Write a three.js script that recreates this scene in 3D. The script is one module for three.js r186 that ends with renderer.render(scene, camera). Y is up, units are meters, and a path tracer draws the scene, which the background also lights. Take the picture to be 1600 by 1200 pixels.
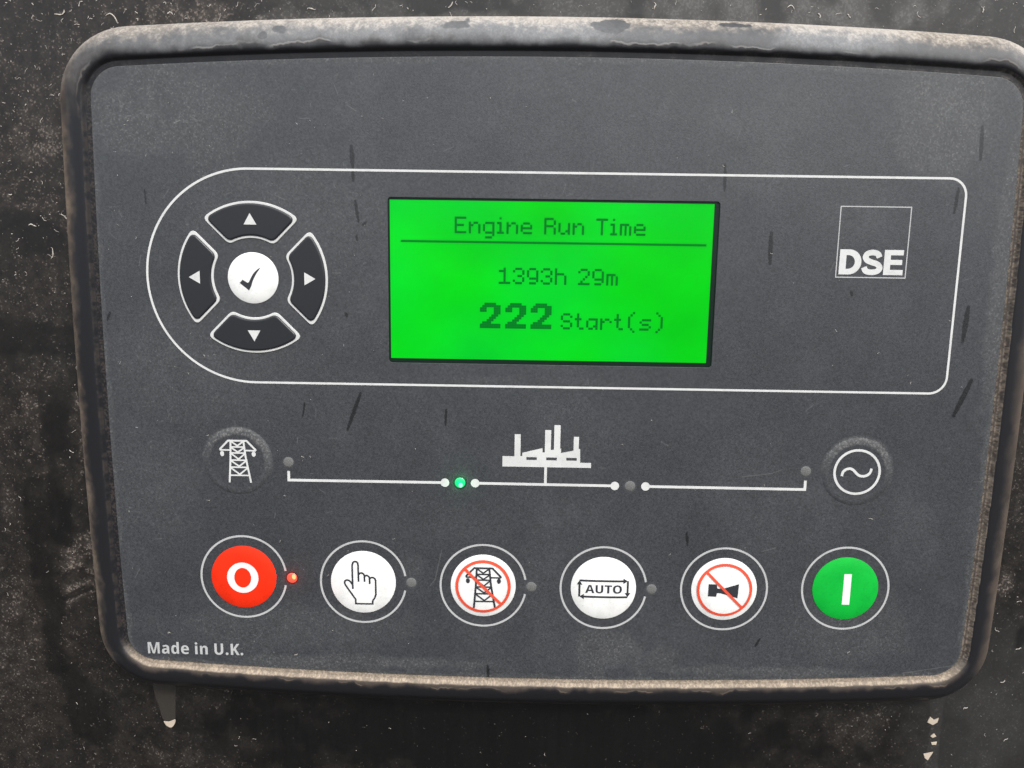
import * as THREE from 'three';
import { mergeGeometries } from 'three/addons/utils/BufferGeometryUtils.js';
import { FontLoader } from 'three/addons/loaders/FontLoader.js';
import { RectAreaLightUniformsLib } from 'three/addons/lights/RectAreaLightUniformsLib.js';

// ---------------------------------------------------------------- camera, sky, sun, exposure
// The controller's front plate is the plane z = 0; its own millimetres are measured from the centre of the display.
const scene = new THREE.Scene();
const HEIGHT = 1.3;                                   // display centre above the ground, metres
const FOCAL = 1206.49, TURN = [0.15969, -0.01084, -0.01666], EYE = [-6.547, 5.154, 182.495];   // pixels, radians, mm
const camera = new THREE.PerspectiveCamera(2 * Math.atan(600 / FOCAL) * 180 / Math.PI, 4 / 3, 0.01, 300);
const toCam = new THREE.Matrix4().makeRotationZ(TURN[2]).multiply(new THREE.Matrix4().makeRotationY(TURN[1])).multiply(new THREE.Matrix4().makeRotationX(TURN[0]));
const toWorld = toCam.clone().transpose();
camera.quaternion.setFromRotationMatrix(toWorld);
camera.position.set(EYE[0] / 1000, HEIGHT + EYE[1] / 1000, EYE[2] / 1000);
camera.updateMatrixWorld();

const EXPOSURE = 1.5;
const renderer = new THREE.WebGLRenderer();
renderer.toneMapping = THREE.LinearToneMapping;
renderer.toneMappingExposure = EXPOSURE;
renderer.shadowMap.enabled = true;
RectAreaLightUniformsLib.init();

const SUN = new THREE.Vector3(0.62, 1.05, 1.0).normalize();
{
  const w = 256, h = 128, d = new Float32Array(w * h * 4);
  for (let j = 0; j < h; j++) for (let i = 0; i < w; i++) {
    const el = (j + 0.5) / h * Math.PI - Math.PI / 2, az = ((i + 0.5) / w - 0.5) * 2 * Math.PI;
    const dir = new THREE.Vector3(Math.cos(el) * Math.cos(az), Math.sin(el), Math.cos(el) * Math.sin(az));
    const up = Math.max(0, Math.sin(el)), t = up;                                    // veiled sky: brighter overhead than at the horizon
    const glow = 2.6 * Math.exp(-Math.acos(THREE.MathUtils.clamp(dir.dot(SUN), -1, 1)) / 0.30);     // bright haze round the veiled sun
    const k = (j * w + i) * 4;
d[k] = 0.42 * (1 - t) + 2.10 * t + glow; d[k + 1] = 0.45 * (1 - t) + 2.18 * t + glow * 0.98; d[k + 2] = 0.49 * (1 - t) + 2.32 * t + glow * 0.95; d[k + 3] = 1;
  }
  const sky = new THREE.DataTexture(d, w, h, THREE.RGBAFormat, THREE.FloatType);
  sky.mapping = THREE.EquirectangularReflectionMapping; sky.magFilter = THREE.LinearFilter; sky.needsUpdate = true;
  scene.background = sky; scene.environment = sky;
  scene.backgroundIntensity = 0.8; scene.environmentIntensity = 0.8;
}
const sun = new THREE.DirectionalLight(new THREE.Color(1.0, 0.96, 0.90), 1.5);
sun.position.copy(SUN).multiplyScalar(3).add(new THREE.Vector3(0, HEIGHT, 0));
sun.target.position.set(0, HEIGHT, 0);
sun.castShadow = true; sun.shadow.radius = 22; sun.shadow.mapSize.set(4096, 4096);
Object.assign(sun.shadow.camera, { left: -0.5, right: 0.5, top: 0.5, bottom: -0.5, near: 0.5, far: 6 });
scene.add(sun, sun.target);

// ---------------------------------------------------------------- helpers
const MM = 0.001;
let seedState = 20240611;
const rnd = () => { seedState = (seedState + 0x6D2B79F5) | 0; let t = Math.imul(seedState ^ (seedState >>> 15), 1 | seedState); t = (t + Math.imul(t ^ (t >>> 7), 61 | t)) ^ t; return ((t ^ (t >>> 14)) >>> 0) / 4294967296; };
const hash = (x, y, s) => { let h = Math.imul(x, 374761393) ^ Math.imul(y, 668265263) ^ Math.imul(s, 974634541); h = Math.imul(h ^ (h >>> 13), 1274126177); h = Math.imul(h ^ (h >>> 15), 2246822519 | 0); return ((h ^ (h >>> 16)) >>> 0) / 4294967296; };
function noise(x, y, s) {
  const i = Math.floor(x), j = Math.floor(y); let u = x - i, v = y - j; u = u * u * (3 - 2 * u); v = v * v * (3 - 2 * v);
  const a = hash(i, j, s), b = hash(i + 1, j, s), c = hash(i, j + 1, s), d = hash(i + 1, j + 1, s);
  return a + (b - a) * u + (c - a) * v + (a - b - c + d) * u * v;
}
const fbm = (x, y, s, n = 4) => { let a = 0, w = 0.5, t = 0; for (let k = 0; k < n; k++) { a += w * noise(x, y, s + k); t += w; x *= 2.03; y *= 2.03; w *= 0.5; } return a / t; };
const clamp = THREE.MathUtils.clamp, lerp = (a, b, t) => a + (b - a) * t, step = (a, b, x) => { const t = clamp((x - a) / (b - a), 0, 1); return t * t * (3 - 2 * t); };
// a pixel of the photograph on the plane z (mm) -> x, y in mm
function pix(px, py, z = 0) {
  const v = new THREE.Vector3((px - 800) / FOCAL, -(py - 600) / FOCAL, -1).applyMatrix4(toWorld);
  const s = (z - EYE[2]) / v.z;
  return [EYE[0] + s * v.x, EYE[1] + s * v.y];
}
function texture(w, h, bytes, srgb) {
  const t = new THREE.DataTexture(bytes, w, h, THREE.RGBAFormat, THREE.UnsignedByteType);
  t.magFilter = THREE.LinearFilter; t.minFilter = THREE.LinearFilter; t.wrapS = t.wrapT = THREE.MirroredRepeatWrapping;
  if (srgb) t.colorSpace = THREE.SRGBColorSpace;
  t.needsUpdate = true; return t;
}
const toS = (c) => 255 * (c <= 0.0031308 ? 12.92 * c : 1.055 * Math.pow(c, 1 / 2.4) - 0.055);
const SRGB = new Uint8Array(4097); for (let i = 0; i <= 4096; i++) SRGB[i] = Math.round(toS(i / 4096));
const enc = (c) => SRGB[Math.round(clamp(c, 0, 1) * 4096)];
// paint(x, y) in mm -> [r, g, b, roughness, height]
function maps(x0, y0, x1, y1, w, paint) {
  const h = Math.round(w * (y1 - y0) / (x1 - x0)), col = new Uint8Array(w * h * 4), aux = new Uint8Array(w * h * 4);
  for (let j = 0; j < h; j++) for (let i = 0; i < w; i++) {
    const p = paint(x0 + (i + 0.5) / w * (x1 - x0), y0 + (j + 0.5) / h * (y1 - y0)), k = (j * w + i) * 4;
    col[k] = enc(p[0]); col[k + 1] = enc(p[1]); col[k + 2] = enc(p[2]); col[k + 3] = 255;
    aux[k] = 255 * clamp(p[4], 0, 1); aux[k + 1] = 255 * clamp(p[3], 0, 1); aux[k + 2] = aux[k]; aux[k + 3] = 255;
  }
  return { map: texture(w, h, col, true), aux: texture(w, h, aux, false), box: [x0, y0, x1, y1] };
}
// uv of a geometry (mm) from x and y
function planar(g, [x0, y0, x1, y1]) {
  const p = g.attributes.position, uv = new Float32Array(p.count * 2);
  for (let i = 0; i < p.count; i++) { uv[2 * i] = (p.getX(i) - x0) / (x1 - x0); uv[2 * i + 1] = (p.getY(i) - y0) / (y1 - y0); }
  g.setAttribute('uv', new THREE.BufferAttribute(uv, 2)); return g;
}
const clean = (g) => { const o = g.index ? g.toNonIndexed() : g; for (const n of Object.keys(o.attributes)) if (n !== 'position' && n !== 'normal') o.deleteAttribute(n); return o; };
const merge = (list) => mergeGeometries(list.map(clean));
function obj(name, g, m, parent, userData) {           // geometry in mm -> one named mesh
  if (m.map === wear.map) planar(g, wear.box);
  const s = g.clone(); s.scale(MM, MM, MM);
  const o = new THREE.Mesh(s, m); o.name = name; o.castShadow = o.receiveShadow = true;
  if (userData) o.userData = userData;
  parent.add(o); return o;
}
const at = (g, x, y, z) => g.translate(x, y, z);
// a flat printed stroke along points, in the plane z = 0
function stroke(way, width, closed = false) {
  const pts = [];
  way.forEach((p, i) => { pts.push(p); const q = way[i + 1] || (closed ? way[0] : null); if (q) { const m = Math.min(60, Math.floor(Math.hypot(q[0] - p[0], q[1] - p[1]) / 1.2)); for (let k = 1; k < m; k++) pts.push([lerp(p[0], q[0], k / m), lerp(p[1], q[1], k / m)]); } });
  const n = pts.length, L = [], R = [], hw = width / 2;
  for (let i = 0; i < n; i++) {
    const a = pts[closed ? (i - 1 + n) % n : Math.max(0, i - 1)], b = pts[i], c = pts[closed ? (i + 1) % n : Math.min(n - 1, i + 1)];
    let d1 = [b[0] - a[0], b[1] - a[1]], d2 = [c[0] - b[0], c[1] - b[1]];
    let l1 = Math.hypot(...d1), l2 = Math.hypot(...d2); if (l1 < 1e-9) { d1 = d2; l1 = l2; } if (l2 < 1e-9) { d2 = d1; l2 = l1; }
    const n1 = [-d1[1] / l1, d1[0] / l1], n2 = [-d2[1] / l2, d2[0] / l2];
    let m = [n1[0] + n2[0], n1[1] + n2[1]]; const ml = Math.hypot(...m) || 1; m = [m[0] / ml, m[1] / ml];
    const k = hw / Math.max(0.45, m[0] * n1[0] + m[1] * n1[1]);
    L.push([b[0] + m[0] * k, b[1] + m[1] * k]); R.push([b[0] - m[0] * k, b[1] - m[1] * k]);
  }
  const pos = [], idx = [];
  for (let i = 0; i < n; i++) pos.push(...L[i], 0, ...R[i], 0);
  for (let i = 0; i < (closed ? n : n - 1); i++) { const j = (i + 1) % n; idx.push(2 * i, 2 * i + 1, 2 * j, 2 * i + 1, 2 * j + 1, 2 * j); }
  const g = new THREE.BufferGeometry(); g.setAttribute('position', new THREE.Float32BufferAttribute(pos, 3)); g.setIndex(idx); g.computeVertexNormals(); return g;
}
const arc = (cx, cy, r, a0, a1, n = 48) => Array.from({ length: n + 1 }, (_, i) => { const a = (a0 + (a1 - a0) * i / n) * Math.PI / 180; return [cx + r * Math.cos(a), cy + r * Math.sin(a)]; });
const dot = (x, y, r, n = 32) => at(new THREE.CircleGeometry(r, n), x, y, 0);
const poly = (pts, holes = []) => { const s = new THREE.Shape(pts.map((p) => new THREE.Vector2(...p))); for (const h of holes) s.holes.push(new THREE.Path(h.map((p) => new THREE.Vector2(...p)))); return s; };
const flat = (pts, holes) => new THREE.ShapeGeometry(poly(pts, holes), 24);
const rect = (x0, y0, x1, y1) => [[x0, y0], [x1, y0], [x1, y1], [x0, y1]];
const rrect = (x0, y0, x1, y1, r, n = 8) => [...arc(x1 - r, y0 + r, r, -90, 0, n), ...arc(x1 - r, y1 - r, r, 0, 90, n), ...arc(x0 + r, y1 - r, r, 90, 180, n), ...arc(x0 + r, y0 + r, r, 180, 270, n)];
const smooth = (pts, n = 40) => new THREE.CatmullRomCurve3(pts.map((p) => new THREE.Vector3(p[0], p[1], 0))).getPoints(n).map((p) => [p.x, p.y]);
const font = await new FontLoader().loadAsync('fonts/droid/droid_sans_bold.typeface.json');
function lettering(text, x0, y0, x1, capHeight) {      // fitted between x0 and x1 on the baseline y0
  const g = new THREE.ShapeGeometry(font.generateShapes(text, 10), 8); g.computeBoundingBox(); const b = g.boundingBox;
  const cap = new THREE.ShapeGeometry(font.generateShapes('H', 10)); cap.computeBoundingBox();
  g.translate(-b.min.x, 0, 0); g.scale((x1 - x0) / (b.max.x - b.min.x), capHeight / cap.boundingBox.max.y, 1); return g.translate(x0, y0, 0);
}

// ---------------------------------------------------------------- outline of the front plate, mm
const MID = -25, HW = 106.4, HH = 75.2, CR = 6.5;
const warp = (x, y) => [x * (1 - 0.0103 * (y / 72) ** 2), y * (1 - 0.04 * (x / 98) ** 2)];
const edge = [];
{
  const line = (a, b, n) => { for (let i = 0; i < n; i++) edge.push([lerp(a[0], b[0], i / n), lerp(a[1], b[1], i / n)]); };
  const bend = (cx, cy, a0) => { for (let i = 0; i < 16; i++) { const a = (a0 + 90 * i / 16) * Math.PI / 180; edge.push([cx + CR * Math.cos(a), cy + CR * Math.sin(a)]); } };
  const X = HW - CR, Y = HH - CR;
  line([HW, -Y], [HW, Y], 40); bend(X, Y, 0); line([X, HH], [-X, HH], 56); bend(-X, Y, 90); line([-HW, Y], [-HW, -Y], 40); bend(-X, -Y, 180); line([-X, -HH], [X, -HH], 56); bend(X, -Y, 270);
}
const plate = edge.map(([x, y]) => { const p = warp(x, y); return [p[0], p[1] + MID]; });
const outward = plate.map((_, i) => { const a = plate[(i - 1 + plate.length) % plate.length], b = plate[(i + 1) % plate.length], l = Math.hypot(b[0] - a[0], b[1] - a[1]); return [(b[1] - a[1]) / l, -(b[0] - a[0]) / l]; });
function beyond(x, y) {                                // distance outside the plate's edge, negative inside
  y -= MID; let u = x, v = y;
  for (let k = 0; k < 2; k++) { const uu = x / (1 - 0.0103 * (v / 72) ** 2); v = y / (1 - 0.04 * (u / 98) ** 2); u = uu; }
  const qx = Math.abs(u) - HW + CR, qy = Math.abs(v) - HH + CR;
  return Math.hypot(Math.max(qx, 0), Math.max(qy, 0)) + Math.min(Math.max(qx, qy), 0) - CR;
}
const BACK = -8;                                       // cabinet sheet, mm behind the front plate

// ---------------------------------------------------------------- surfaces
const blob = (x, y, [cx, cy, rx, ry]) => { const d = Math.hypot((x - cx) / rx, (y - cy) / ry); return d; };
const seg = (x, y, a, b) => { const dx = b[0] - a[0], dy = b[1] - a[1], t = clamp(((x - a[0]) * dx + (y - a[1]) * dy) / (dx * dx + dy * dy), 0, 1); return [Math.hypot(x - a[0] - t * dx, y - a[1] - t * dy), t]; };

// cabinet: black paint, patches of gritty dust, sky sheen painted in along the top, and wiped streaks copied from where they are in the photograph
const PXMM = 0.158;
const dustAndSheenSpots = [[60, 230, 105, 130, 0.85], [150, 70, 90, 60, 0.65], [290, 25, 170, 40, 0.8], [20, 100, 60, 90, 0.5], [560, 15, 240, 60, 0.6], [900, 10, 340, 70, 0.8], [1300, 20, 400, 80, 1.0], [1590, 40, 90, 90, 0.9], [40, 700, 120, 500, 0.25], [150, 465, 45, 26, 0.75], [15, 370, 35, 30, 0.6], [40, 420, 30, 20, 0.35], [45, 640, 32, 70, 0.6], [85, 745, 65, 60, 0.8], [115, 900, 52, 130, 0.95], [95, 1000, 40, 50, 0.8], [10, 800, 40, 120, 0.45], [20, 960, 50, 90, 0.6], [45, 1130, 80, 50, 0.5], [270, 1178, 110, 32, 0.45], [1592, 780, 26, 60, 0.6], [1566, 930, 34, 80, 0.85], [1560, 1110, 190, 150, 0.34], [1240, 1185, 30, 30, 0.2]]
  .map(([px, py, rx, ry, s]) => [...pix(px, py, BACK), rx * PXMM, ry * PXMM, s]);  // entries along the top edge are dust plus painted sky sheen
const wiped = [[[62, 760], [88, 1040], 24], [[0, 350], [150, 395], 26], [[110, 1060], [150, 1130], 34], [[88, 640], [100, 830], 20], [[0, 520], [130, 545], 26], [[105, 905], [130, 895], 10], [[100, 935], [140, 918], 5], [[98, 840], [104, 790], 12], [[1590, 1010], [1600, 990], 12]]
  .map(([a, b, w]) => [pix(...a, BACK), pix(...b, BACK), w * PXMM]);
const cleanArea = [...pix(830, 1150, BACK), 98, 17];
const lean = (x, y, n) => lerp(0.03, 1, step(0.55, 1.15, Math.hypot((x - cleanArea[0]) / cleanArea[2], (y - cleanArea[1]) / cleanArea[3]) + (n - 0.5) * 0.9));   // nearly dust-free paint under the controller
const runMark = [pix(1466, 1090, BACK), pix(1456, 1200, BACK)];
const cabinetMaps = maps(-170, -150, 170, 90, 2048, (x, y) => {
  const s = beyond(x, y); if (s < 8) return [0.006, 0.006, 0.006, 0.4, 0.25];                       // behind the controller
  const big = fbm(x * 0.05, y * 0.05, 11, 4), mid = fbm(x * 0.16, y * 0.16, 23, 6), fine = noise(x * 2.9, y * 2.9, 31), tiny = hash(Math.round(x * 6), Math.round(y * 6), 41), crumb = noise(x * 1.25, y * 1.25, 61);
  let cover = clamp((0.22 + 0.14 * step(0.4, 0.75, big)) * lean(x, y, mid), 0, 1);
  for (const s of dustAndSheenSpots) { const d = blob(x, y, s) + (mid - 0.5) * 2.2; if (d < 1) cover = Math.max(cover, 0.85 * s[4] * step(1.0, -0.2, d)); }
  for (const [a, b, w] of wiped) { const d = seg(x, y, a, b)[0] / w + (mid - 0.5) * 1.9; if (d < 1.25) cover *= lerp(0.35, 1, step(0.55, 1.25, d)); }
  if (y < -92) { /* no extra dust below */ } else if (x < 0) cover = Math.max(cover, 0.7 * step(15, 11, s + (mid - 0.5) * 9) * step(0.38, 0.62, fbm(x * 0.12, y * 0.12, 51, 3)));
  else cover = Math.max(cover, 0.3 * step(13, 11, s + (mid - 0.5) * 6) * step(0.5, 0.7, mid));
  const run = seg(x, y, ...runMark)[0] / 2.6 + (mid - 0.5); if (run < 1) cover = Math.max(cover, 0.34 * step(1, 0.6, run));
  const patch = 0.2 + 0.6 * step(0.2, 0.8, fbm(x * 0.5, y * 0.5, 65, 3));
  const even = Math.max(step(-95, -30, x + 40 * (big - 0.5)) * step(48, 56, y), step(88, 104, x + 20 * (big - 0.5)) * step(-78, -92, y));   // an even film rather than patches; its top part also paints the sky sheen
  const grit = 0.5 * fine + 0.3 * tiny + 0.2 * crumb;                      // single grains; the coverage decides how many show
  const g1 = step(0.84 - 0.42 * cover * (0.55 + 0.7 * patch), 0.93 - 0.30 * cover, grit);
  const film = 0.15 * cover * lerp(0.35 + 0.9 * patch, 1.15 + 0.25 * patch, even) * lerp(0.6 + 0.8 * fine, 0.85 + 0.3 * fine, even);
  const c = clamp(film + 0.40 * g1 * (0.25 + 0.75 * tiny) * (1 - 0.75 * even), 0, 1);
  const streak = 0.8 + 0.4 * noise(x * 1.1, y * 0.05, 71);
  const base = 0.0032 * streak * (0.9 + 0.2 * tiny);
  const warm = fbm(x * 0.09, y * 0.09, 81, 3);
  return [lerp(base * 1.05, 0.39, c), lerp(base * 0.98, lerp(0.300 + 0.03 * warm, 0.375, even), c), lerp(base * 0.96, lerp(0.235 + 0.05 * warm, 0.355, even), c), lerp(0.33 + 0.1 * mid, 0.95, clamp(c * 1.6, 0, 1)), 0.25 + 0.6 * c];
});

// front plate: charcoal film with a fine grain, faint dust, darker rain streaks and light scuffs
const darkMarks = [[549, 228, 551, 262, 7], [551, 268, 552, 283, 5], [555, 314, 560, 346, 5], [566, 352, 572, 347, 4], [557, 368, 558, 376, 4], [1133, 258, 1132, 298, 5], [1205, 364, 1203, 412, 7], [1535, 198, 1532, 250, 6], [1498, 294, 1491, 333, 5], [1513, 480, 1504, 534, 8], [1518, 594, 1490, 650, 8], [563, 615, 543, 672, 6], [476, 630, 473, 650, 3], [1073, 832, 1074, 852, 4], [1187, 998, 1180, 1010, 4], [762, 1040, 763, 1062, 5], [226, 296, 228, 320, 3], [697, 640, 696, 664, 4], [540, 490, 542, 494, 6], [1330, 456, 1331, 462, 5], [168, 500, 172, 488, 4]]
  .map(([a, b, c, d, w]) => [pix(a, b), pix(c, d), w * 0.40 * 0.155]);
const scuffs = [];
for (let k = 0; k < 150; k++) { const left = rnd() < 0.6, px = left ? 150 + 420 * rnd() : 200 + 1350 * rnd(), py = rnd() < 0.5 ? 110 + 350 * rnd() : 600 + 440 * rnd(); const a = pix(px, py), t = rnd() * 6.28, l = 0.4 + 2.2 * rnd(); scuffs.push([a, [a[0] + l * Math.cos(t), a[1] + l * Math.sin(t)], 0.10 + 0.10 * rnd(), 0.05 + 0.16 * rnd()]); }
for (const [a, b, c, d] of [[272, 192, 281, 188], [1160, 745, 1205, 740], [1205, 740, 1222, 734], [690, 860, 680, 905], [680, 905, 672, 915], [1190, 862, 1212, 856], [430, 305, 445, 312], [1410, 1052, 1490, 1040]]) scuffs.push([pix(a, b), pix(c, d), 0.16, a === 272 ? 0.5 : 0.2]);
const bins = new Map(), cell = 8;
const bin = (list, kind) => list.forEach((m) => { for (let i = Math.floor((Math.min(m[0][0], m[1][0]) - 2) / cell); i <= Math.floor((Math.max(m[0][0], m[1][0]) + 2) / cell); i++) for (let j = Math.floor((Math.min(m[0][1], m[1][1]) - 2) / cell); j <= Math.floor((Math.max(m[0][1], m[1][1]) + 2) / cell); j++) { const k = i * 1000 + j; if (!bins.has(k)) bins.set(k, []); bins.get(k).push([kind, m]); } });
bin(darkMarks, 0); bin(scuffs, 1);
const plateDust = [[250, 170, 200, 110, 0.5], [300, 560, 200, 130, 0.32], [450, 330, 260, 130, 0.3], [1480, 180, 110, 130, 0.55], [1570, 400, 30, 300, 0.5], [450, 980, 300, 60, 0.35], [960, 1020, 140, 60, 0.5], [1330, 990, 160, 90, 0.35], [560, 1035, 320, 18, 0.55], [1200, 1050, 320, 18, 0.5], [700, 820, 300, 60, 0.16], [240, 760, 120, 130, 0.3], [800, 595, 260, 16, 0.25], [1560, 900, 30, 200, 0.4], [640, 890, 40, 35, 0.3]]
  .map(([px, py, rx, ry, s]) => [...pix(px, py), rx * 0.155, ry * 0.155, s]);
const keyRings = [[-75.3, -44.4], [75.3, -44.4]];
const ledSpots = [[-62.9, -44.5], [20.6, -49.0], [63.0, -44.5], [-33, -75.0], [-3, -75.5], [27, -75.5]];
const plateMaps = maps(-110, -104, 110, 54, 2048, (x, y) => {
  const mid = fbm(x * 0.16, y * 0.16, 111, 4), fine = noise(x * 3.2, y * 3.2, 121), tiny = hash(Math.round(x * 7), Math.round(y * 7), 131), big = fbm(x * 0.035, y * 0.035, 141, 3);
  let dust = 0.06 + 0.12 * step(0.42, 0.7, big);
  for (const s of plateDust) { const d = blob(x, y, s) + (mid - 0.5) * 1.2; if (d < 1) dust = Math.max(dust, s[4] * step(1, 0.3, d)); }
  for (const [cx, cy] of keyRings) { const r = Math.hypot(x - cx, y - cy), a = Math.atan2(y - cy, x - cx); if (r < 9.6) { const up = step(-0.5, 0.9, Math.sin(a + 0.15)); dust = Math.max(dust, (0.25 + 0.65 * up) * step(6.3, 7.0, r + (mid - 0.5)) * step(9.2, 8.0, r + (mid - 0.5) * 1.5)); } }
  for (const [cx, cy] of ledSpots) { const r = Math.hypot(x - cx, y - cy) + (fine - 0.5) * 0.8; if (r < 1.9) dust = Math.max(dust, 0.9 * step(1.8, 0.9, r)); }
  const e = -beyond(x, y); dust = Math.max(dust, 0.5 * step(1.8, 0.2, e + (mid - 0.5) * 3));
  let dark = 0, light = 0;
  const list = bins.get(Math.floor(x / cell) * 1000 + Math.floor(y / cell));
  if (list) for (const [kind, m] of list) {
    const [d, t] = seg(x, y, m[0], m[1]);
    if (kind === 0) { const w = m[2] * (0.55 + 0.75 * Math.sin(Math.PI * (0.12 + 0.8 * t))) ; dark = Math.max(dark, step(w + 0.12, w - 0.12, d + (fine - 0.5) * 0.12)); }
    else light = Math.max(light, m[3] * step(m[2], m[2] * 0.3, d));
  }
  const grit = step(0.98 - 0.40 * dust, 1.05 - 0.34 * dust, 0.6 * fine + 0.45 * tiny);
  let c = 0.045 * dust * (0.5 + mid) * (0.5 + fine) * 2 + 0.13 * grit * (0.35 + dust);
  c = (c + light * 0.5) * (1 - 0.75 * dark);
  const grain = (0.52 + 0.96 * (0.45 * tiny + 0.55 * fine)) * (0.84 + 0.32 * mid) * (1 - 0.72 * dark);
  return [lerp(0.031 * grain, 0.42, c), lerp(0.0330 * grain, 0.40, c), lerp(0.0372 * grain, 0.37, c), lerp(0.34 + 0.10 * tiny, 0.9, clamp(dust * 0.5 + c, 0, 1)) - 0.1 * dark, 0.3 + 0.35 * tiny + 0.3 * c];
});

const bare = [[712, 42, 20, 10], [964, 44, 32, 12], [440, 50, 14, 8], [420, 62, 8, 6], [1140, 40, 26, 5]].map(([px, py, rx, ry]) => [...pix(px, py, -3), rx * 0.153, ry * 0.153]);
// bezel: black plastic under settled dust with ragged edges, pale tide marks and a painted sky highlight along the top
const bezelMaps = maps(-122, -117, 122, 65, 2048, (x, y) => {
  const s = beyond(x, y); if (s < -1.6 || s > 13) return [0.013, 0.013, 0.0145, 0.34, 0.15];      // never seen
  const mid = fbm(x * 0.3, y * 0.3, 211, 5), slow = fbm(x * 0.045, y * 0.045, 221, 3), fine = noise(x * 3.0, y * 3.0, 231), tiny = hash(Math.round(x * 7), Math.round(y * 7), 241), lump = fbm(x * 0.9, y * 0.9, 245, 3);
  // how far round the corner a point is: 1 along the top (or bottom) edge, 0 along the sides; the border between them is ragged
  const rag = (mid - 0.5) * 14;
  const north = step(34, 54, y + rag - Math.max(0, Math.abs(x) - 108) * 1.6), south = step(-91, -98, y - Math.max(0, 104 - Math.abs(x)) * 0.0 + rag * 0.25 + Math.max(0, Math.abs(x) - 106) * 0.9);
  let heavy = 0, film = 0, tide = 0;
  if (north > 0) {
    const low = 2.65 + 0.7 * (slow - 0.5) + 0.6 * Math.max(0, fbm(x * 0.16, 3.3, 251, 4) - 0.48) * 2;   // ragged foot of the thin dust and painted highlight
    film = north * (0.15 + 0.27 * step(0.38, 0.62, slow) * step(-112, -20, x) + 0.10 * lump) * step(low - 0.9, low + 1.6, s + (mid - 0.5) * 1.6);  // thin dust, its grey raised to paint the sky highlight on the roll
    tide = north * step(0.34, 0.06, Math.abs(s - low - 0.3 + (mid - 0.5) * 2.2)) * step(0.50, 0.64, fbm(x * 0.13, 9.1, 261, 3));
    const up = 7.4 + 2.4 * (fbm(x * 0.10, 5.7, 271, 4) - 0.5);
    heavy = north * (0.46 + 0.12 * step(-90, 20, x)) * step(up - 2.2, up + 2.2, s + (lump - 0.5) * 3 + (mid - 0.5) * 2);
    for (const [cx, cy, rx, ry] of bare) { const d = Math.hypot((x - cx) / rx, (y - cy) / ry) + (mid - 0.5) * 2.2; if (d < 1) { const k = step(0.75, 1, d); heavy *= k; film *= 0.6 + 0.4 * k; } }
  }
  if (north < 1) {
    const k = 1 - north;
    if (x < 0) {
      film = Math.max(film, k * 0.34 * step(4.4, 9.0, s + (mid - 0.5) * 3.5) * (0.4 + 1.1 * slow) * (0.7 + 0.6 * lump));
      heavy = Math.max(heavy, k * 0.22 * step(9.5, 10.6, s + (mid - 0.5) * 1.8) * step(0.35, 0.6, slow + 0.2 * mid));
      if (s < 2.1 && s > 1.3) film = Math.max(film, k * 0.05 * step(0.3, 0.7, lump));
      if (s < 1.2) film = Math.max(film, k * 0.07 * step(0.35, 0.75, 0.6 * fine + 0.4 * lump));
    } else {
      film = Math.max(film, k * 0.21 * step(3.4, 8.5, s + (mid - 0.5) * 2) * (0.6 + 0.8 * slow));
      if (s < 1.9) { film = Math.max(film, k * 0.10); heavy = Math.max(heavy, k * 0.27 * step(0.25, 0.8, 0.55 * lump + 0.45 * fine + 0.10 * step(0, -80, y)) * (1 - 0.8 * step(0.28, 0.12, Math.abs(s - 0.75)))); }
    }
  }
  if (south > 0) {
    heavy = Math.max(heavy * (1 - south), south * 0.66 * step(-0.4, 0.1, s) * step(2.15, 1.75, s + (mid - 0.5) * 0.5) * (0.8 + 0.3 * lump));
    const foot = 2.6 + 2.2 * (fbm(x * 0.35, 7.7, 291, 4) - 0.45);
    film = Math.max(film * (1 - south), south * 0.13 * step(foot + 1.0, foot - 0.9, s + (mid - 0.5) * 1.6), south * 0.10 * step(6.5, 9.0, s) * (0.4 + slow));
    tide = Math.max(tide, south * 0.6 * step(0.28, 0.05, Math.abs(s - foot + (mid - 0.5) * 1.8)) * step(0.5, 0.66, fbm(x * 0.2, 1.1, 301, 3)) * step(2, 3, s));
  }
  const grains = step(0.35, 0.75, 0.5 * fine + 0.3 * tiny + 0.2 * lump);
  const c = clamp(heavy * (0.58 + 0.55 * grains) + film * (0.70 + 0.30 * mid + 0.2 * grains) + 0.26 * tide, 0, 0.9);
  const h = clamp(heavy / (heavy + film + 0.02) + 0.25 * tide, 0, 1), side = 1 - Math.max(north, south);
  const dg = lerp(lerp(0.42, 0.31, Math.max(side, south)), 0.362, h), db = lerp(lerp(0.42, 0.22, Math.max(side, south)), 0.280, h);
  return [lerp(0.012, lerp(0.42, 0.44, h), c), lerp(0.012, dg, c), lerp(0.0145, db, c), lerp(0.34, 0.95, clamp(c * 2.4, 0, 1)), 0.15 + 0.5 * c + 0.35 * tide + 0.2 * heavy * (0.5 * tiny + 0.5 * fine)];
});

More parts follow.
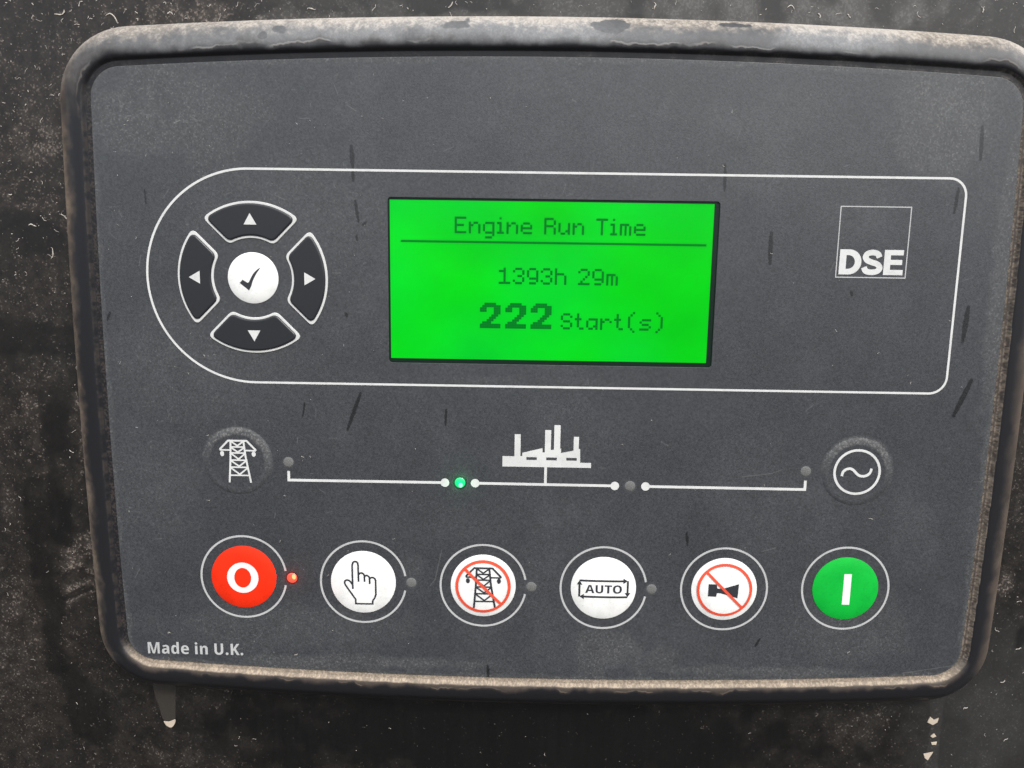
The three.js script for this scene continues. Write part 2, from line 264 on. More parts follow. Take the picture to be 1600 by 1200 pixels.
// faint smudges, specks and rubbed spots for print and button caps (multiplies their colour)
const wear = maps(0, 0, 60, 60, 768, (x, y) => {
  const a = fbm(x * 0.35, y * 0.35, 501, 4), b = fbm(x * 1.7, y * 1.7, 511, 3), c = hash(Math.round(x * 8), Math.round(y * 8), 521);
  const v = clamp(1 - 0.07 * step(0.45, 0.75, a) - 0.07 * step(0.58, 0.78, b) - (c > 0.992 ? 0.18 : 0) - 0.04 * c, 0, 1);
  return [v, v * 0.995, v * 0.98, 0.62 - 0.15 * a, 0.4 + 0.3 * b];
});
const rgb = (r, g, b) => new THREE.Color().setRGB(r, g, b);
const std = (o) => new THREE.MeshPhysicalMaterial(o);
const worn = (r, g, b, more) => std({ color: rgb(r, g, b), map: wear.map, roughnessMap: wear.aux, roughness: 1, specularIntensity: 0.5, ...more });
const surface = (m, bump, more = {}) => std({ map: m.map, roughnessMap: m.aux, roughness: 1, metalness: 0, bumpMap: m.aux, bumpScale: bump, ...more });
const M = {
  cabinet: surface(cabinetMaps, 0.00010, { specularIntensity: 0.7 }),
  plate: surface(plateMaps, 0.00003, { ior: 1.6 }),
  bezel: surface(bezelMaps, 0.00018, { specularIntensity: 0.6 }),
  ground: std({ color: rgb(0.048, 0.046, 0.043), roughness: 0.95 }),
  ink: worn(0.59, 0.59, 0.58),
  greyInk: worn(0.43, 0.43, 0.43),
  blackInk: std({ color: rgb(0.02, 0.022, 0.028), roughness: 0.5 }),
  redInk: worn(0.70, 0.075, 0.035),
  white: worn(0.76, 0.755, 0.74),
  red: worn(0.78, 0.024, 0.002),
  green: worn(0.0, 0.40, 0.035),
  black: std({ color: rgb(0.013, 0.014, 0.017), roughness: 0.38 }),
  border: std({ color: rgb(0.005, 0.016, 0.010), roughness: 0.3, specularIntensity: 0.35 }),
  pane: std({ color: rgb(1, 1, 1), roughness: 0.06, transmission: 1, thickness: 0, ior: 1.4, specularIntensity: 0.25 }),
  stain: std({ color: rgb(0.023, 0.0185, 0.014), roughness: 0.85 }),
  mud: std({ color: rgb(0.42, 0.345, 0.265), roughness: 0.95 }),
  paleMud: std({ color: rgb(0.47, 0.395, 0.31), roughness: 0.95 }),
  lint: std({ color: rgb(0.44, 0.40, 0.355), roughness: 0.95 }),
  dullLed: std({ color: rgb(0.13, 0.13, 0.125), roughness: 0.8, bumpMap: plateMaps.aux, bumpScale: 0.0001 }),
};

// ---------------------------------------------------------------- setting
{
  const g = new THREE.CircleGeometry(60, 64).rotateX(-Math.PI / 2);
  const ground = new THREE.Mesh(g, M.ground); ground.name = 'ground'; ground.receiveShadow = true;
  ground.userData = { kind: 'structure', label: 'bare grey ground in front of the cabinet' }; scene.add(ground);
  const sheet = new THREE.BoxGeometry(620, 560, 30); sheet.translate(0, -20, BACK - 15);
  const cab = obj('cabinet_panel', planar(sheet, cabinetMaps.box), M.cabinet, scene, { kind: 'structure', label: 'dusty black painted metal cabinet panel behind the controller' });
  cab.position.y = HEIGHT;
}

// ---------------------------------------------------------------- controller
const controller = new THREE.Group(); controller.name = 'generator_controller'; controller.position.y = HEIGHT; scene.add(controller);
controller.userData = { label: 'black generator controller with lit green display, arrow keys and six round buttons', category: 'controller' };

// bezel, swept round the plate: [distance outside the plate's edge, height]
{
  const prof = [[-1.2, -0.36], [1.15, -0.34], [1.4, -0.2], [1.65, 0.22], [1.9, 0.46], [2.2, 0.60], [2.6, 0.66], [3.2, 0.66], [4.0, 0.56], [4.8, 0.32], [5.6, -0.05], [6.4, -0.6], [7.2, -1.3], [8.0, -2.15], [8.7, -3.1], [9.3, -4.1], [9.8, -5.15], [10.2, -6.2], [10.45, -7.2], [10.6, -8.3]];
  const N = plate.length, K = prof.length, pos = [], idx = [];
  for (let i = 0; i < N; i++) for (const [s, z] of prof) {
    const wob = s > 3 ? 0.10 * (noise(i * 0.13, s * 0.4, 7) - 0.5) : 0;
    pos.push(plate[i][0] + outward[i][0] * s, plate[i][1] + outward[i][1] * s, z + wob);
  }
  for (let i = 0; i < N; i++) for (let k = 0; k < K - 1; k++) { const a = i * K + k, b = ((i + 1) % N) * K + k; idx.push(a, a + 1, b, b, a + 1, b + 1); }
  const g = new THREE.BufferGeometry(); g.setAttribute('position', new THREE.Float32BufferAttribute(pos, 3)); g.setIndex(idx); g.computeVertexNormals();
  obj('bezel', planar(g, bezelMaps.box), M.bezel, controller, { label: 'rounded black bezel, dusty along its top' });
}
// front plate with the display window cut out
const WIN = [-38.05, -19.6, 38.85, 19.1];
{
  const g = new THREE.ExtrudeGeometry(poly(plate.map((p, i) => [p[0] - outward[i][0] * 0.15, p[1] - outward[i][1] * 0.15]), [rrect(...WIN, 0.9).reverse()]), { depth: 0.24, bevelEnabled: true, bevelThickness: 0.05, bevelSize: 0.08, bevelSegments: 2, curveSegments: 1 });
  g.translate(0, 0, -0.29); obj('front_plate', planar(g, plateMaps.box), M.plate, controller, { label: 'charcoal grey front plate with fine grain' });
}

// display
{
  const display = new THREE.Group(); display.name = 'display'; controller.add(display);
  const GX = 37.5, GY = 18.45, S = 20, w = GX * 2 * S, h = Math.round(GY * 2 * S), col = new Uint8Array(w * h * 4);
  const FONT = {
    E: '##### #.... #.... ####. #.... #.... #####', n: '..... ..... #.##. ##..# #...# #...# #...#', g: '..... ..... .#### #...# #...# #...# .#### ....# .###.', i: '.#. ... ##. .#. .#. .#. ###',
    e: '..... ..... .###. #...# ##### #.... .####', R: '####. #...# #...# ####. #...# #...# #...#', u: '..... ..... #...# #...# #...# #..## .##.#', T: '##### ..#.. ..#.. ..#.. ..#.. ..#.. ..#..', m: '..... ..... ####. #.#.# #.#.# #.#.# #.#.#',
    1: '..#.. ###.. ..#.. ..#.. ..#.. ..#.. #####', 3: '.###. #...# ....# ..##. ....# #...# .###.', 9: '.###. #...# #...# #...# .#### ....# .###.', h: '#.... #.... ####. #...# #...# #...# #...#', 2: '.###. #...# ....# ...#. ..#.. .#... #####',
    S: '.###. #...# #.... .###. ....# #...# .###.', t: '.#.. .#.. ###. .#.. .#.. .#.. ..##', a: '..... ..... .#### #...# #...# #..## .##.#', r: '..... ..... #.##. ##..# #.... #.... #....', '(': '..# .#. #.. #.. #.. #.. #.. .#. ..#', s: '..... ..... .#### #.... .###. ....# ####.', ')': '#.. .#. ..# ..# ..# ..# ..# .#. #..',
    big: '..#####.. .######## ###...### ###...### ......### .....###. ....###.. ...###... .####.... ######### #########',
  };
  const lit = new Uint8Array(132 * 64);
  const put = (ch, c, r) => FONT[ch].split(' ').forEach((row, j) => [...row].forEach((q, i) => { if (q === '#') lit[(r + j) * 132 + c + i] = 1; }));
  [['E', 0], ['n', 6], ['g', 12], ['i', 18], ['n', 22], ['e', 28], ['R', 38], ['u', 44], ['n', 50], ['T', 60], ['i', 66], ['m', 70], ['e', 76]].forEach(([ch, c]) => put(ch, 25 + c, 5));
  for (let c = 2; c < 132; c++) lit[15 * 132 + c] = 1;
  [['1', 0], ['3', 6], ['9', 12], ['3', 18], ['h', 24], ['2', 34], ['9', 40], ['m', 46]].forEach(([ch, c]) => put(ch, 44 + c, 26));
  [0, 11, 22].forEach((c) => put('big', 36 + c, 41));
  [['S', 0, 0], ['t', 6, 0], ['a', 11, 0], ['r', 17, 0], ['t', 23, 0], ['(', 29, -1], ['s', 34, 0], [')', 41, -1]].forEach(([ch, c, dr]) => put(ch, 71 + c, 45 + dr));
  const P = 0.5475;
  for (let j = 0; j < h; j++) for (let i = 0; i < w; i++) {
    const x = -GX + (i + 0.5) / S, y = -GY + (j + 0.5) / S, cx = (x + 36.13) / P, cy = (17.6 - y) / 0.55, c = Math.floor(cx), r = Math.floor(cy);
    const on = c >= 0 && c < 132 && r >= 0 && r < 64 && lit[r * 132 + c];
    const u = cx - c, v = cy - r, gap = on ? Math.min(step(0, 0.09, Math.min(u, 1 - u)), step(0, 0.09, Math.min(v, 1 - v))) : 0;
    const n = fbm(x * 0.06 + 4, y * 0.09 + 2, 401, 3), tint = fbm(x * 0.05, y * 0.05, 411, 2);
    const k = (j * w + i) * 4, a = on ? 0.93 * (0.75 + 0.25 * gap) : 0;
    const G = 0.56 + 0.24 * n, B = 0.003 + 0.022 * Math.max(0, tint - 0.35) * 2;
    col[k] = 0; col[k + 1] = enc(lerp(G, 0.12, a)); col[k + 2] = enc(lerp(B, 0.012, a)); col[k + 3] = 255;
  }
  const t = texture(w, h, col, true);
  const lcd = std({ color: rgb(0.0, 0.02, 0.003), roughness: 0.4, specularIntensity: 0.1, emissive: rgb(1, 1, 1).multiplyScalar(1.0 / EXPOSURE), emissiveMap: t });
  const g = new THREE.PlaneGeometry(GX * 2, GY * 2); at(g, 0, 0, -0.30); obj('lcd_screen', g, lcd, display, { label: 'glowing green screen with dark pixel text' });
  const b = new THREE.ExtrudeGeometry(poly(rect(WIN[0] - 1, WIN[1] - 1, WIN[2] + 1, WIN[3] + 1), [rect(-GX, -GY, GX, GY).reverse()]), { depth: 0.15, bevelEnabled: false });
  at(b, 0, 0, -0.55 + 0.02); obj('screen_border', b, M.border, display);
  const p = new THREE.PlaneGeometry(WIN[2] - WIN[0], WIN[3] - WIN[1]); at(p, (WIN[0] + WIN[2]) / 2, (WIN[1] + WIN[3]) / 2, -0.10); obj('window_pane', p, M.pane, display);
  const glow = new THREE.RectAreaLight(rgb(0.02, 1, 0.05), 0.25, GX * 2 * MM, GY * 2 * MM); glow.name = 'display_glow'; glow.position.set(0, 0, -0.0002); glow.rotation.y = Math.PI; display.add(glow);
}

// printed lines and marks lie a hair above the plate
const INK = 0.045;
obj('border_line', at(stroke([...arc(-69.9, 0.05, 24.9, 90, 270, 72), ...arc(90.6, -20.85, 4.0, 270, 360, 12), ...arc(90.6, 20.9, 4.0, 0, 90, 12)], 0.52, true), 0, 0, INK), M.ink, controller, { label: 'thin white line framing the display and arrow keys' });
{
  const line = (pts, dots, name) => obj(name, at(merge([stroke(pts, 0.66), ...dots.map((d) => at(dot(d[0], d[1], 1.06), 0, 0, 0.006))]), 0, 0, INK), M.ink, controller);
  line([[-62.9, -46.7], [-62.9, -49.0], [-24.6, -48.95]], [[-24.6, -48.95]], 'mains_line');
  line([[-17.2, -48.95], [16.9, -49.0]], [[-17.2, -48.95], [16.9, -49.0]], 'load_line');
  line([[24.4, -49.0], [63.1, -49.05], [63.1, -46.8]], [[24.4, -49.0]], 'generator_line');
  const f = [[-10.6, -44.6], [-10.6, -42.0], [-7.7, -42.0], [-7.7, -36.5], [-6.25, -36.5], [-6.25, -41.95], [-5.8, -41.9], [-5.8, -41.1], [-0.9, -39.85], [-0.9, -40.9], [-0.35, -40.9], [-0.35, -35.35], [1.1, -35.35], [1.1, -40.3], [1.85, -40.2], [1.85, -34.1], [3.35, -34.1], [3.35, -39.9], [3.6, -39.9], [3.6, -41.0], [6.6, -40.35], [6.6, -36.9], [7.85, -36.9], [7.85, -39.9], [8.2, -39.9], [8.3, -43.35], [10.95, -43.35], [10.95, -44.6]];
  const holes = [[-4.8, -2.25], [0.05, 2.6], [4.9, 7.45]].map(([a, b]) => rect(a, -42.85, b, -42.15));
  obj('factory_symbol', at(merge([flat(f, holes), at(stroke([[-0.05, -44.6], [-0.05, -48.7]], 0.66), 0, 0, -0.004)]), 0, 0, INK + 0.008), M.ink, controller, { label: 'white printed factory symbol' });
}
{
  const logo = new THREE.Group(); logo.name = 'logo'; controller.add(logo);
  obj('logo_frame', at(stroke(rect(66.4, 2.25, 82.5, 18.35), 0.24, true), 0, 0, INK), M.greyInk, logo);
  const D = flat([[0, 0], ...arc(2.22, 2.875, 2.875, -90, 90, 24), [0, 5.75]], [[[1.55, 1.3], ...arc(2.0, 2.875, 1.575, -90, 90, 16), [1.55, 4.45]].reverse()]);
  const Sx = stroke(smooth([[0.62, 1.75], [1.05, 0.92], [2.3, 0.62], [3.65, 0.95], [4.05, 1.65], [3.5, 2.45], [2.3, 2.9], [1.25, 3.35], [0.82, 4.1], [1.2, 4.85], [2.35, 5.15], [3.4, 4.85], [3.85, 4.05]], 60), 1.28);
  const E = flat([[0, 0], [4.5, 0], [4.5, 1.2], [1.5, 1.2], [1.5, 2.35], [4.2, 2.35], [4.2, 3.5], [1.5, 3.5], [1.5, 4.55], [4.4, 4.55], [4.4, 5.75], [0, 5.75]]);
  obj('letter', at(D, 67.0, 2.9, INK), M.ink, logo); obj('letter', at(Sx.scale(1.06, 1, 1), 72.12, 2.86, INK), M.ink, logo); obj('letter', at(E, 77.3, 2.9, INK), M.ink, logo);
}
obj('lettering', at(lettering('Made in U.K.', -100.4, -95.4, -76.0, 3.05), 0, 0, INK), M.greyInk, controller, { label: 'printed words Made in U.K.' });

// shared symbols
const pylon = (() => {
  const q = (x, y) => [(x - 577) * 0.0196, (562 - y) * 0.0200], st = (w, ...p) => stroke(p.map((a) => q(...a)), w), W = 0.46, T = 0.38;
  const body = [st(W, [352, 418], [358, 405], [458, 302], [690, 302], [796, 412], [800, 424]), st(T, [352, 420], [484, 420]), st(T, [664, 422], [800, 424]), st(W, [490, 305], [480, 540], [457, 828]), st(W, [650, 305], [670, 500], [727, 828]),
    st(T, [486, 380], [660, 380]), st(T, [480, 455], [666, 455]), st(T, [480, 545], [680, 545]), st(T, [474, 634], [694, 634]), st(T, [466, 736], [710, 736]),
    st(T, [498, 312], [573, 365], [645, 312]), st(T, [494, 388], [576, 445], [655, 388]), st(T, [490, 462], [582, 532], [664, 462]), st(T, [486, 552], [586, 622], [676, 552]), st(T, [480, 642], [590, 724], [690, 642])];
  for (const x of [379, 773]) { const c = q(x, 466); const e = new THREE.CircleGeometry(1, 20); e.scale(0.50, 0.66, 1); body.push(at(e, c[0], c[1], 0)); }
  body.forEach((g, i) => g.translate(0, 0, i * 0.0006));
  return merge(body);
})();

// raised membrane keys with printed symbols
function membraneKey(x, y, label) {
  const key = new THREE.Group(); key.name = 'membrane_key'; key.userData = { label }; controller.add(key);
  const g = new THREE.LatheGeometry([[0, 0.16], [5.9, 0.17], [6.7, 0.21], [7.3, 0.22], [7.8, 0.18], [8.2, 0.08], [8.5, -0.01]].map((p) => new THREE.Vector2(...p)), 64); g.rotateX(Math.PI / 2); at(g, x, y, 0);
  obj('key_pad', planar(g, plateMaps.box), M.plate, key); return key;
}
{
  const k1 = membraneKey(-75.2, -44.4, 'round raised key with white pylon symbol');
  obj('pylon_symbol', at(pylon.clone(), -75.1, -44.5, 0.23), M.ink, k1);
  const k2 = membraneKey(75.3, -44.4, 'round raised key with white wave symbol in a circle');
  obj('circle_symbol', at(stroke(arc(75.3, -44.4, 5.42, 0, 354.4, 63), 0.6, true), 0, 0, 0.23), M.ink, k2);
  const w = smooth([[662, 662], [680, 595], [725, 560], [775, 552], [822, 575], [868, 622], [912, 652], [965, 658], [1020, 642], [1058, 600], [1070, 545]].map(([a, b]) => [(a - 872) * 0.0172, (600 - b) * 0.0172]), 50);
  obj('wave_symbol', at(stroke(w, 0.64), 75.3, -44.4, 0.23), M.ink, k2);
}

// arrow keys round the tick button
{
  const NX = -69.85, NY = 0, RO = 17.7, RI = 9.25, OFF = 1.75;
  function wedge(d, cut) {
    const ro = RO - d, ri = RI + d, o = OFF + d, a0 = Math.acos(o / ro), b0 = Math.acos(o / ri);   // measured from the normal of the 45 degree side
    const ang = (r, a) => { const t = 3 * Math.PI / 4 - (Math.PI / 2 - (Math.PI / 2 - a)); return [r * Math.cos(t), r * Math.sin(t)]; };
    // side of the wedge: points with (y - x) / sqrt2 ... mirrored left and right
    const side = (r) => { const p = Math.sqrt(r * r - o * o); return [(p - o) / Math.SQRT2, (p + o) / Math.SQRT2]; };
    const oc = side(ro), ic = side(ri), pts = [];
    const aO = Math.atan2(oc[1], oc[0]), aI = Math.atan2(ic[1], ic[0]);
    const corner = (p, c, q, n = 6) => { for (let i = 0; i <= n; i++) { const t = i / n; pts.push([(1 - t) ** 2 * p[0] + 2 * t * (1 - t) * c[0] + t * t * q[0], (1 - t) ** 2 * p[1] + 2 * t * (1 - t) * c[1] + t * t * q[1]]); } };
    const on = (r, a) => [r * Math.cos(a), r * Math.sin(a)], cO = cut / ro, cI = cut / ri, dir = [(oc[0] - ic[0]), (oc[1] - ic[1])], dl = Math.hypot(...dir), e = [dir[0] / dl * cut, dir[1] / dl * cut];
    corner([oc[0] - e[0], oc[1] - e[1]], oc, on(ro, aO + cO));
    for (let i = 1; i < 24; i++) pts.push(on(ro, lerp(aO + cO, Math.PI - aO - cO, i / 24)));
    corner(on(ro, Math.PI - aO - cO), [-oc[0], oc[1]], [-(oc[0] - e[0]), oc[1] - e[1]]);
    corner([-(ic[0] + e[0]), ic[1] + e[1]], [-ic[0], ic[1]], on(ri, Math.PI - aI - cI));
    for (let i = 1; i < 12; i++) pts.push(on(ri, lerp(Math.PI - aI - cI, aI + cI, i / 12)));
    corner(on(ri, aI + cI), ic, [ic[0] + e[0], ic[1] + e[1]]);
    return pts;
  }
  const rim = new THREE.ExtrudeGeometry(poly(wedge(0.08, 1.25)), { depth: 0.12, bevelEnabled: true, bevelThickness: 0.14, bevelSize: 0.08, bevelSegments: 2 });
  const pad = new THREE.ExtrudeGeometry(poly(wedge(1.0, 0.9)), { depth: 0.2, bevelEnabled: true, bevelThickness: 0.38, bevelSize: 0.48, bevelSegments: 6 });
  const tri = flat([[-1.5, -1.25], [1.5, -1.25], [0, 1.35]]);
  for (const [turn, word] of [[0, 'up'], [-90, 'right'], [180, 'down'], [90, 'left']]) {
    const key = new THREE.Group(); key.name = 'arrow_key'; key.userData = { label: `black ${word} arrow key with white rim` }; controller.add(key);
    const a = turn * Math.PI / 180, place = (g, z) => at(g.clone().rotateZ(a), NX, NY, z);
    obj('key_rim', place(rim, 0), M.ink, key);
    obj('key_pad', place(pad, 0.06), M.black, key);
    obj('arrow_symbol', place(at(tri.clone(), 0, 13.55, 0), 0.68), M.ink, key);
  }
}

// round push buttons
const CAP = 8.12, rise = (r, R = CAP) => 0.10 + 0.62 * (1 - Math.pow(Math.min(1, r / R), 4));
const cap = (() => {
  const p = []; for (let i = 0; i <= 26; i++) { const r = CAP * Math.sin(i / 26 * Math.PI / 2); p.push(new THREE.Vector2(r, rise(r))); }
  p.push(new THREE.Vector2(CAP + 0.02, -0.2));
  const g = new THREE.LatheGeometry(p, 96).rotateX(Math.PI / 2); g.deleteAttribute('uv'); return g;
})();
const TOP = 0.03;
// lays a flat print, centred on 0, over the cap's curve
function drape(g, R = CAP) { const p = g.attributes.position; for (let i = 0; i < p.count; i++) p.setZ(i, p.getZ(i) + rise(Math.hypot(p.getX(i), p.getY(i)), R)); g.computeVertexNormals(); return g; }
function pushButton(x, y, material, label, scale = 1) {
  const b = new THREE.Group(); b.name = 'push_button'; b.userData = { label }; controller.add(b);
  const g = cap.clone(); g.scale(scale, scale, 1); obj('button_cap', at(g, x, y, 0), material, b); return b;
}
const PS = 0.0372;
const BTN = [[-75, -74.3], [-45, -75.05], [-15, -75.4], [15, -75.4], [45, -75.1], [75, -74.3]];
function printedRing(i) {
  const [x, y] = BTN[i], gap = i < 4;
  obj('button_ring', at(gap ? stroke(arc(x, y, 10.66, 9.5, 349, 96), 0.5) : stroke(arc(x, y, 10.66, 0, 356.25, 95), 0.5, true), 0, 0, INK), M.greyInk, controller);
}
for (let i = 0; i < 6; i++) printedRing(i);
{
  const tick = pushButton(-69.8, 0, M.white, 'white round button with black tick', 0.735);
  const q = (x, y) => [(x - 582) * 0.0327, (620 - y) * 0.0327];
  const s = [q(490, 656), q(512, 633), q(549, 655), ...smooth([q(558, 648), q(585, 598), q(612, 566), q(645, 543)], 12), ...smooth([q(636, 556), q(606, 600), q(584, 645), q(572, 680), q(556, 709)], 14)];
  obj('tick_symbol', at(drape(flat(s), 5.97), -69.8, 0, TOP), M.blackInk, tick);
  let b = pushButton(...BTN[0], M.red, 'red round stop button with white letter O');
  const el = (rx, ry) => arc(0, 0, 1, 0, 354, 59).map(([x, y]) => [x * rx, y * ry]);
  obj('letter', at(drape(flat(el(3.92, 3.98), [el(2.12, 2.6).reverse()])), BTN[0][0] - 0.05, BTN[0][1] + 0.05, TOP), M.white, b);
  // pointing hand
  b = pushButton(...BTN[1], M.white, 'white round button with outlined pointing hand');
  const h = (x, y) => [(x - 1191) * 0.0356, (396 - y) * 0.0362], HWD = 0.44;
  const hand = [stroke([[1120, 440], [1117, 270], [1121, 252], [1130, 244], [1138, 242], [1148, 244], [1156, 252], [1159, 268], [1161, 386]].map((p) => h(...p)), HWD),
    stroke([[1161, 336], [1170, 325], [1184, 322], [1197, 329], [1202, 342], [1203, 386]].map((p) => h(...p)), HWD),
    stroke([[1203, 350], [1210, 341], [1222, 340], [1233, 347], [1238, 358], [1239, 402]].map((p) => h(...p)), HWD),
    stroke([[1239, 362], [1249, 355], [1263, 354], [1275, 362], [1281, 376], [1281, 478], [1274, 500], [1258, 526], [1257, 549], [1138, 549], [1138, 516], [1122, 492], [1068, 412], [1062, 396], [1066, 382], [1078, 375], [1092, 378], [1105, 388], [1120, 412]].map((p) => h(...p)), HWD)];
  hand.forEach((g, i) => g.translate(0, 0, i * 0.001));
  obj('hand_symbol', at(drape(merge(hand)), BTN[1][0], BTN[1][1], TOP), M.blackInk, b);
  const barred = (i, parent, w) => {
    const [x, y] = BTN[i];
    obj('bar_symbol', at(drape(merge([stroke(arc(0, 0, 6.55, 0, 356.25, 95), w, true), at(stroke([[-4.55, 4.55], [4.55, -4.55]], w), 0, 0, 0.002)])), x, y, TOP + 0.13), M.redInk, parent);
  };
  b = pushButton(...BTN[2], M.white, 'white round button with pylon struck through in red');
  obj('pylon_symbol', at(drape(pylon.clone()), BTN[2][0] + 0.1, BTN[2][1] - 0.35, TOP + 0.07), M.blackInk, b); barred(2, b, 0.72);
  b = pushButton(...BTN[3], M.white, 'white round button marked AUTO in an arrow frame');
  const bw = 0.5, head = (x, y, dx, dy) => flat([[x + dx * 1.1, y + dy * 1.1], [x - dy * 0.72, y + dx * 0.72], [x + dy * 0.72, y - dx * 0.72]]);
  const fr = [stroke([[-6.0, 2.0], [5.0, 2.0]], bw), head(4.85, 2.0, 1, 0), stroke([[6.0, 2.05], [6.0, -1.2]], bw), head(6.0, -1.1, 0, -1), stroke([[6.0, -2.2], [-5.0, -2.2]], bw), head(-4.85, -2.2, -1, 0), stroke([[-6.0, -2.25], [-6.0, 1.0]], bw), head(-6.0, 0.9, 0, 1)];
  fr.forEach((g, i) => g.translate(0, 0, i * 0.001));
  obj('frame_symbol', at(drape(merge(fr)), BTN[3][0], BTN[3][1] + 0.1, TOP), M.blackInk, b);
  obj('lettering', at(drape(lettering('AUTO', -4.55, -1.1, 4.55, 2.12)), BTN[3][0], BTN[3][1], TOP), M.blackInk, b);
  b = pushButton(...BTN[4], M.white, 'white round button with black horn struck through in red');
  const hq = (x, y) => [(x - 390) * PS, (383 - y) * PS];
  obj('horn_symbol', at(drape(flat([hq(282, 341), hq(335, 342), hq(341, 371), hq(378, 371), hq(483, 337), hq(478, 437), hq(366, 404), hq(340, 402), hq(335, 429), hq(281, 427)])), BTN[4][0], BTN[4][1], TOP + 0.05), M.blackInk, b); barred(4, b, 0.66);
  b = pushButton(...BTN[5], M.green, 'green round start button with white bar');
  obj('bar_symbol', at(drape(stroke([[0, -4.0], [0, 4.0]], 1.84)), BTN[5][0] + 0.1, BTN[5][1] + 0.05, TOP), M.white, b);
}

// indicator lamps: two lit, six dull ones under dust
const dome = (r) => new THREE.SphereGeometry(r, 28, 10, 0, Math.PI * 2, 0, Math.PI / 2).scale(1, 0.22, 1).rotateX(Math.PI / 2);
function lamp(x, y, color, core, base, label, power, dx, dy) {
  const m = std({ color: base, roughness: 0.3, emissive: color, clearcoat: 1, clearcoatRoughness: 0.15 });
  const o = obj('indicator_lamp', at(dome(1.3), x, y, -0.02), m, controller, { label });
  obj('lamp_well', at(new THREE.RingGeometry(1.25, 1.62, 40), x, y, 0.02), std({ color: base.clone().multiplyScalar(0.10), roughness: 0.5 }), o);
  obj('lamp_core', at(dome(0.55).scale(1, 1.3, 1), x + dx, y + dy, 0.17), std({ color: base, roughness: 0.3, emissive: core }), o);
  const l = new THREE.PointLight(color.clone(), power); l.name = 'indicator_lamp_light'; l.position.set(x * MM, y * MM, 0.15 * MM); l.castShadow = true; l.shadow.radius = 0.02; controller.add(l); return o;
}
lamp(-20.9, -48.9, rgb(0.0, 0.55, 0.14), rgb(0.35, 0.85, 0.55), rgb(0.0, 0.22, 0.07), 'lit green indicator lamp on the line', 0.0002, 0.15, -0.45);
lamp(-62.9, -74.35, rgb(0.60, 0.06, 0.03), rgb(0.95, 0.52, 0.18), rgb(0.4, 0.03, 0.02), 'lit red indicator lamp beside the stop button', 0.0002, 0.45, 0.3);
for (const [x, y] of ledSpots) obj('indicator_lamp', at(dome(1.28), x, y, -0.02), M.dullLed, controller, { label: 'unlit indicator lamp dulled by dust' });

// ---------------------------------------------------------------- dirt that stands off the surfaces
function fibre(cx, cy, z, len, thick, dir) {
  const pts = []; let a = dir, x = 0, y = 0; const n = 5;
  for (let k = 0; k < n; k++) { pts.push(new THREE.Vector3(x, y, z + thick * (0.4 + rnd() * 0.5))); const l = len / 4 * (0.4 + 1.2 * rnd()); x += Math.cos(a) * l; y += Math.sin(a) * l; a += (rnd() - 0.5) * 2.4; }
  const curve = new THREE.CatmullRomCurve3(pts), g = new THREE.TubeGeometry(curve, 7, thick, 5), p = g.attributes.position, f = [];
  for (let k = 0; k <= 7; k++) f.push(k === 0 || k === 7 ? 0.2 : 0.45 + 0.9 * rnd());
  for (let i = 0; i < p.count; i++) { const k = Math.floor(i / 6), c = curve.getPointAt(k / 7); p.setXYZ(i, c.x + (p.getX(i) - c.x) * f[k], c.y + (p.getY(i) - c.y) * f[k], c.z + (p.getZ(i) - c.z) * f[k] * 0.7); }
  return at(g, cx, cy, 0);
}
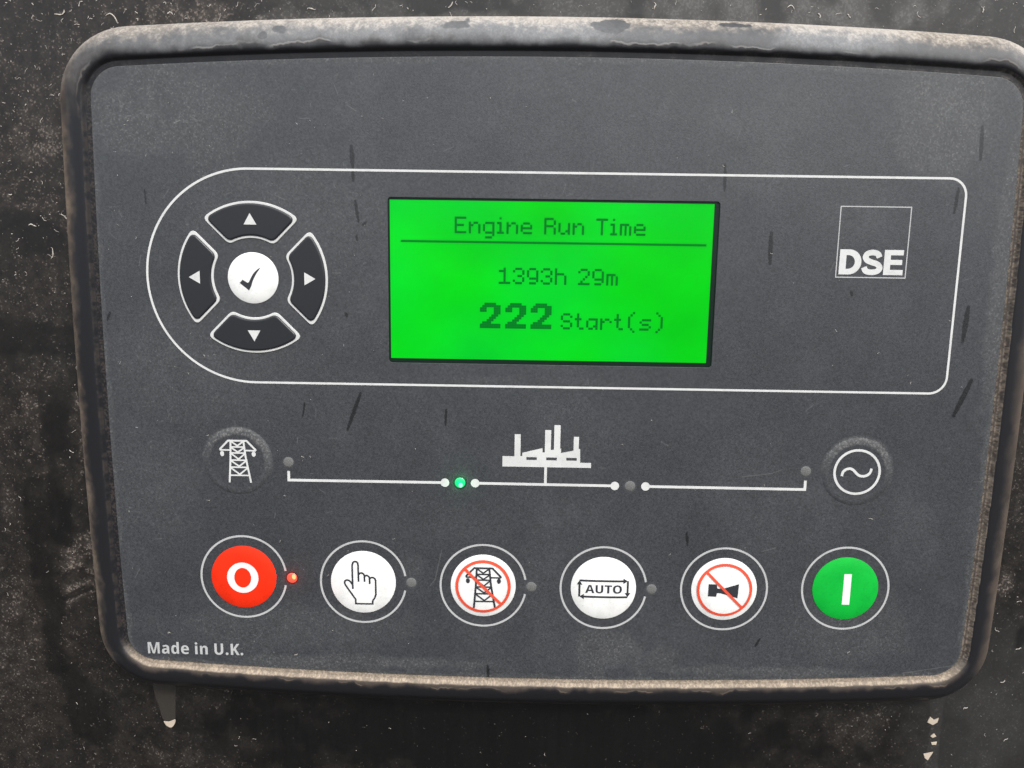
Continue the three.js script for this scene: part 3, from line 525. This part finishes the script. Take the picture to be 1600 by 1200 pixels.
{
  const list = [];
  for (let k = 0; k < 430; k++) {
    let px, py; const q = rnd();
    if (q < 0.50) { px = 120 + 1480 * Math.pow(rnd(), 1.25); py = 75 * rnd(); } else if (q < 0.78) { px = 130 * rnd(); py = 480 * rnd(); } else if (q < 0.87) { px = 160 * rnd(); py = 480 + 720 * rnd(); } else if (q < 0.94) { px = 1470 + 130 * rnd(); py = 900 + 300 * rnd(); } else { px = 200 + 1300 * rnd(); py = 1115 + 85 * rnd(); }
    const p = pix(px, py, BACK); if (beyond(...p) < 11.5) continue;
    list.push(fibre(p[0], p[1], BACK, 0.22 + 1.8 * Math.pow(rnd(), 4), 0.04 + 0.11 * rnd() * rnd(), rnd() * 6.28));
  }
  for (const [px, py, l] of [[165, 25, 4], [85, 22, 2.5], [80, 404, 3.4], [45, 352, 1.8], [95, 335, 2.2], [262, 22, 2], [480, 15, 2.5], [700, 12, 1.8], [1230, 12, 2.4], [1280, 28, 1.6], [1535, 20, 1.6], [1505, 1108, 1.6], [1563, 1066, 1.6]]) list.push(fibre(...pix(px, py, BACK), BACK, l, 0.15, rnd() * 2 - 0.5));
  const o = obj('lint_flecks', merge(list), M.lint, scene, { kind: 'stuff', label: 'pale lint and grit flecks stuck to the black cabinet' }); o.position.y = HEIGHT;
  const fine = [];
  for (let k = 0; k < 170; k++) { const p = rnd() < 0.5 ? pix(150 + 450 * rnd(), 110 + 920 * rnd()) : pix(180 + 1380 * rnd(), 100 + 940 * rnd()); if (beyond(...p) > -2 || (p[0] > -41 && p[0] < 41 && Math.abs(p[1]) < 21)) continue; fine.push(fibre(p[0], p[1], 0, 0.15 + 0.9 * rnd() ** 3, 0.035 + 0.05 * rnd() * rnd(), rnd() * 6.28)); }
  obj('lint_flecks', merge(fine), M.lint, controller, { kind: 'stuff' });
}
// dried drip and flakes of mud on the cabinet below the controller
function slab(pts, thick, bevel) { return new THREE.ExtrudeGeometry(poly(pts), { depth: thick, bevelEnabled: true, bevelThickness: bevel, bevelSize: bevel, bevelSegments: 2 }); }
{
  const drip = new THREE.Group(); drip.name = 'dried_mud_drip'; drip.position.y = HEIGHT; scene.add(drip);
  drip.userData = { label: 'dried brown drip with a pale tip running down the cabinet below the bezel', category: 'mud drip' };
  const outline = (list, n) => smooth(list.map(([a, b]) => pix(a, b, BACK)), n).slice(0, -1);
  obj('stain', at(slab(outline([[239, 1066], [272, 1066], [274, 1090], [274, 1112], [273, 1124], [264, 1126], [256, 1124], [249, 1104], [242, 1084], [239, 1067]], 60), 0.06, 0.05), 0, 0, BACK - 0.02), M.stain, drip, { label: 'thin brown upper part' });
  obj('tip', at(slab(outline([[256.5, 1127], [264, 1127.5], [273.5, 1124.5], [273, 1130], [268, 1136], [261, 1133.5], [256.5, 1127.2]], 40), 0.10, 0.07), 0, 0, BACK - 0.02), M.paleMud, drip, { label: 'pale rounded tip' });
  const flakes = [['largest ragged beige mud flake on the streak below the bezel', [[1449, 1128], [1453, 1120], [1459, 1125], [1466, 1122], [1464, 1128], [1457, 1132]]], ['small roundish mud flake in the middle of the streak', [[1454, 1150], [1459, 1146], [1462, 1150], [1457, 1152]]], ['thin flat mud flake in the middle of the streak', [[1455, 1160], [1463, 1159], [1462, 1163], [1456, 1163]]], ['triangular white mud flake at the foot of the streak', [[1443, 1178], [1457, 1175], [1449, 1187], [1445, 1184]]]];
  flakes.forEach(([label, p], i) => { const f = obj(i ? `mud_flake_00${i}` : 'mud_flake', at(slab(p.map(([a, b]) => pix(a, b, BACK)), 0.15, 0.08), 0, 0, BACK - 0.02), M.paleMud, scene, { label, category: 'mud flake', group: 'mud flakes below the controller' }); f.position.y = HEIGHT; });
}
renderer.render(scene, camera);
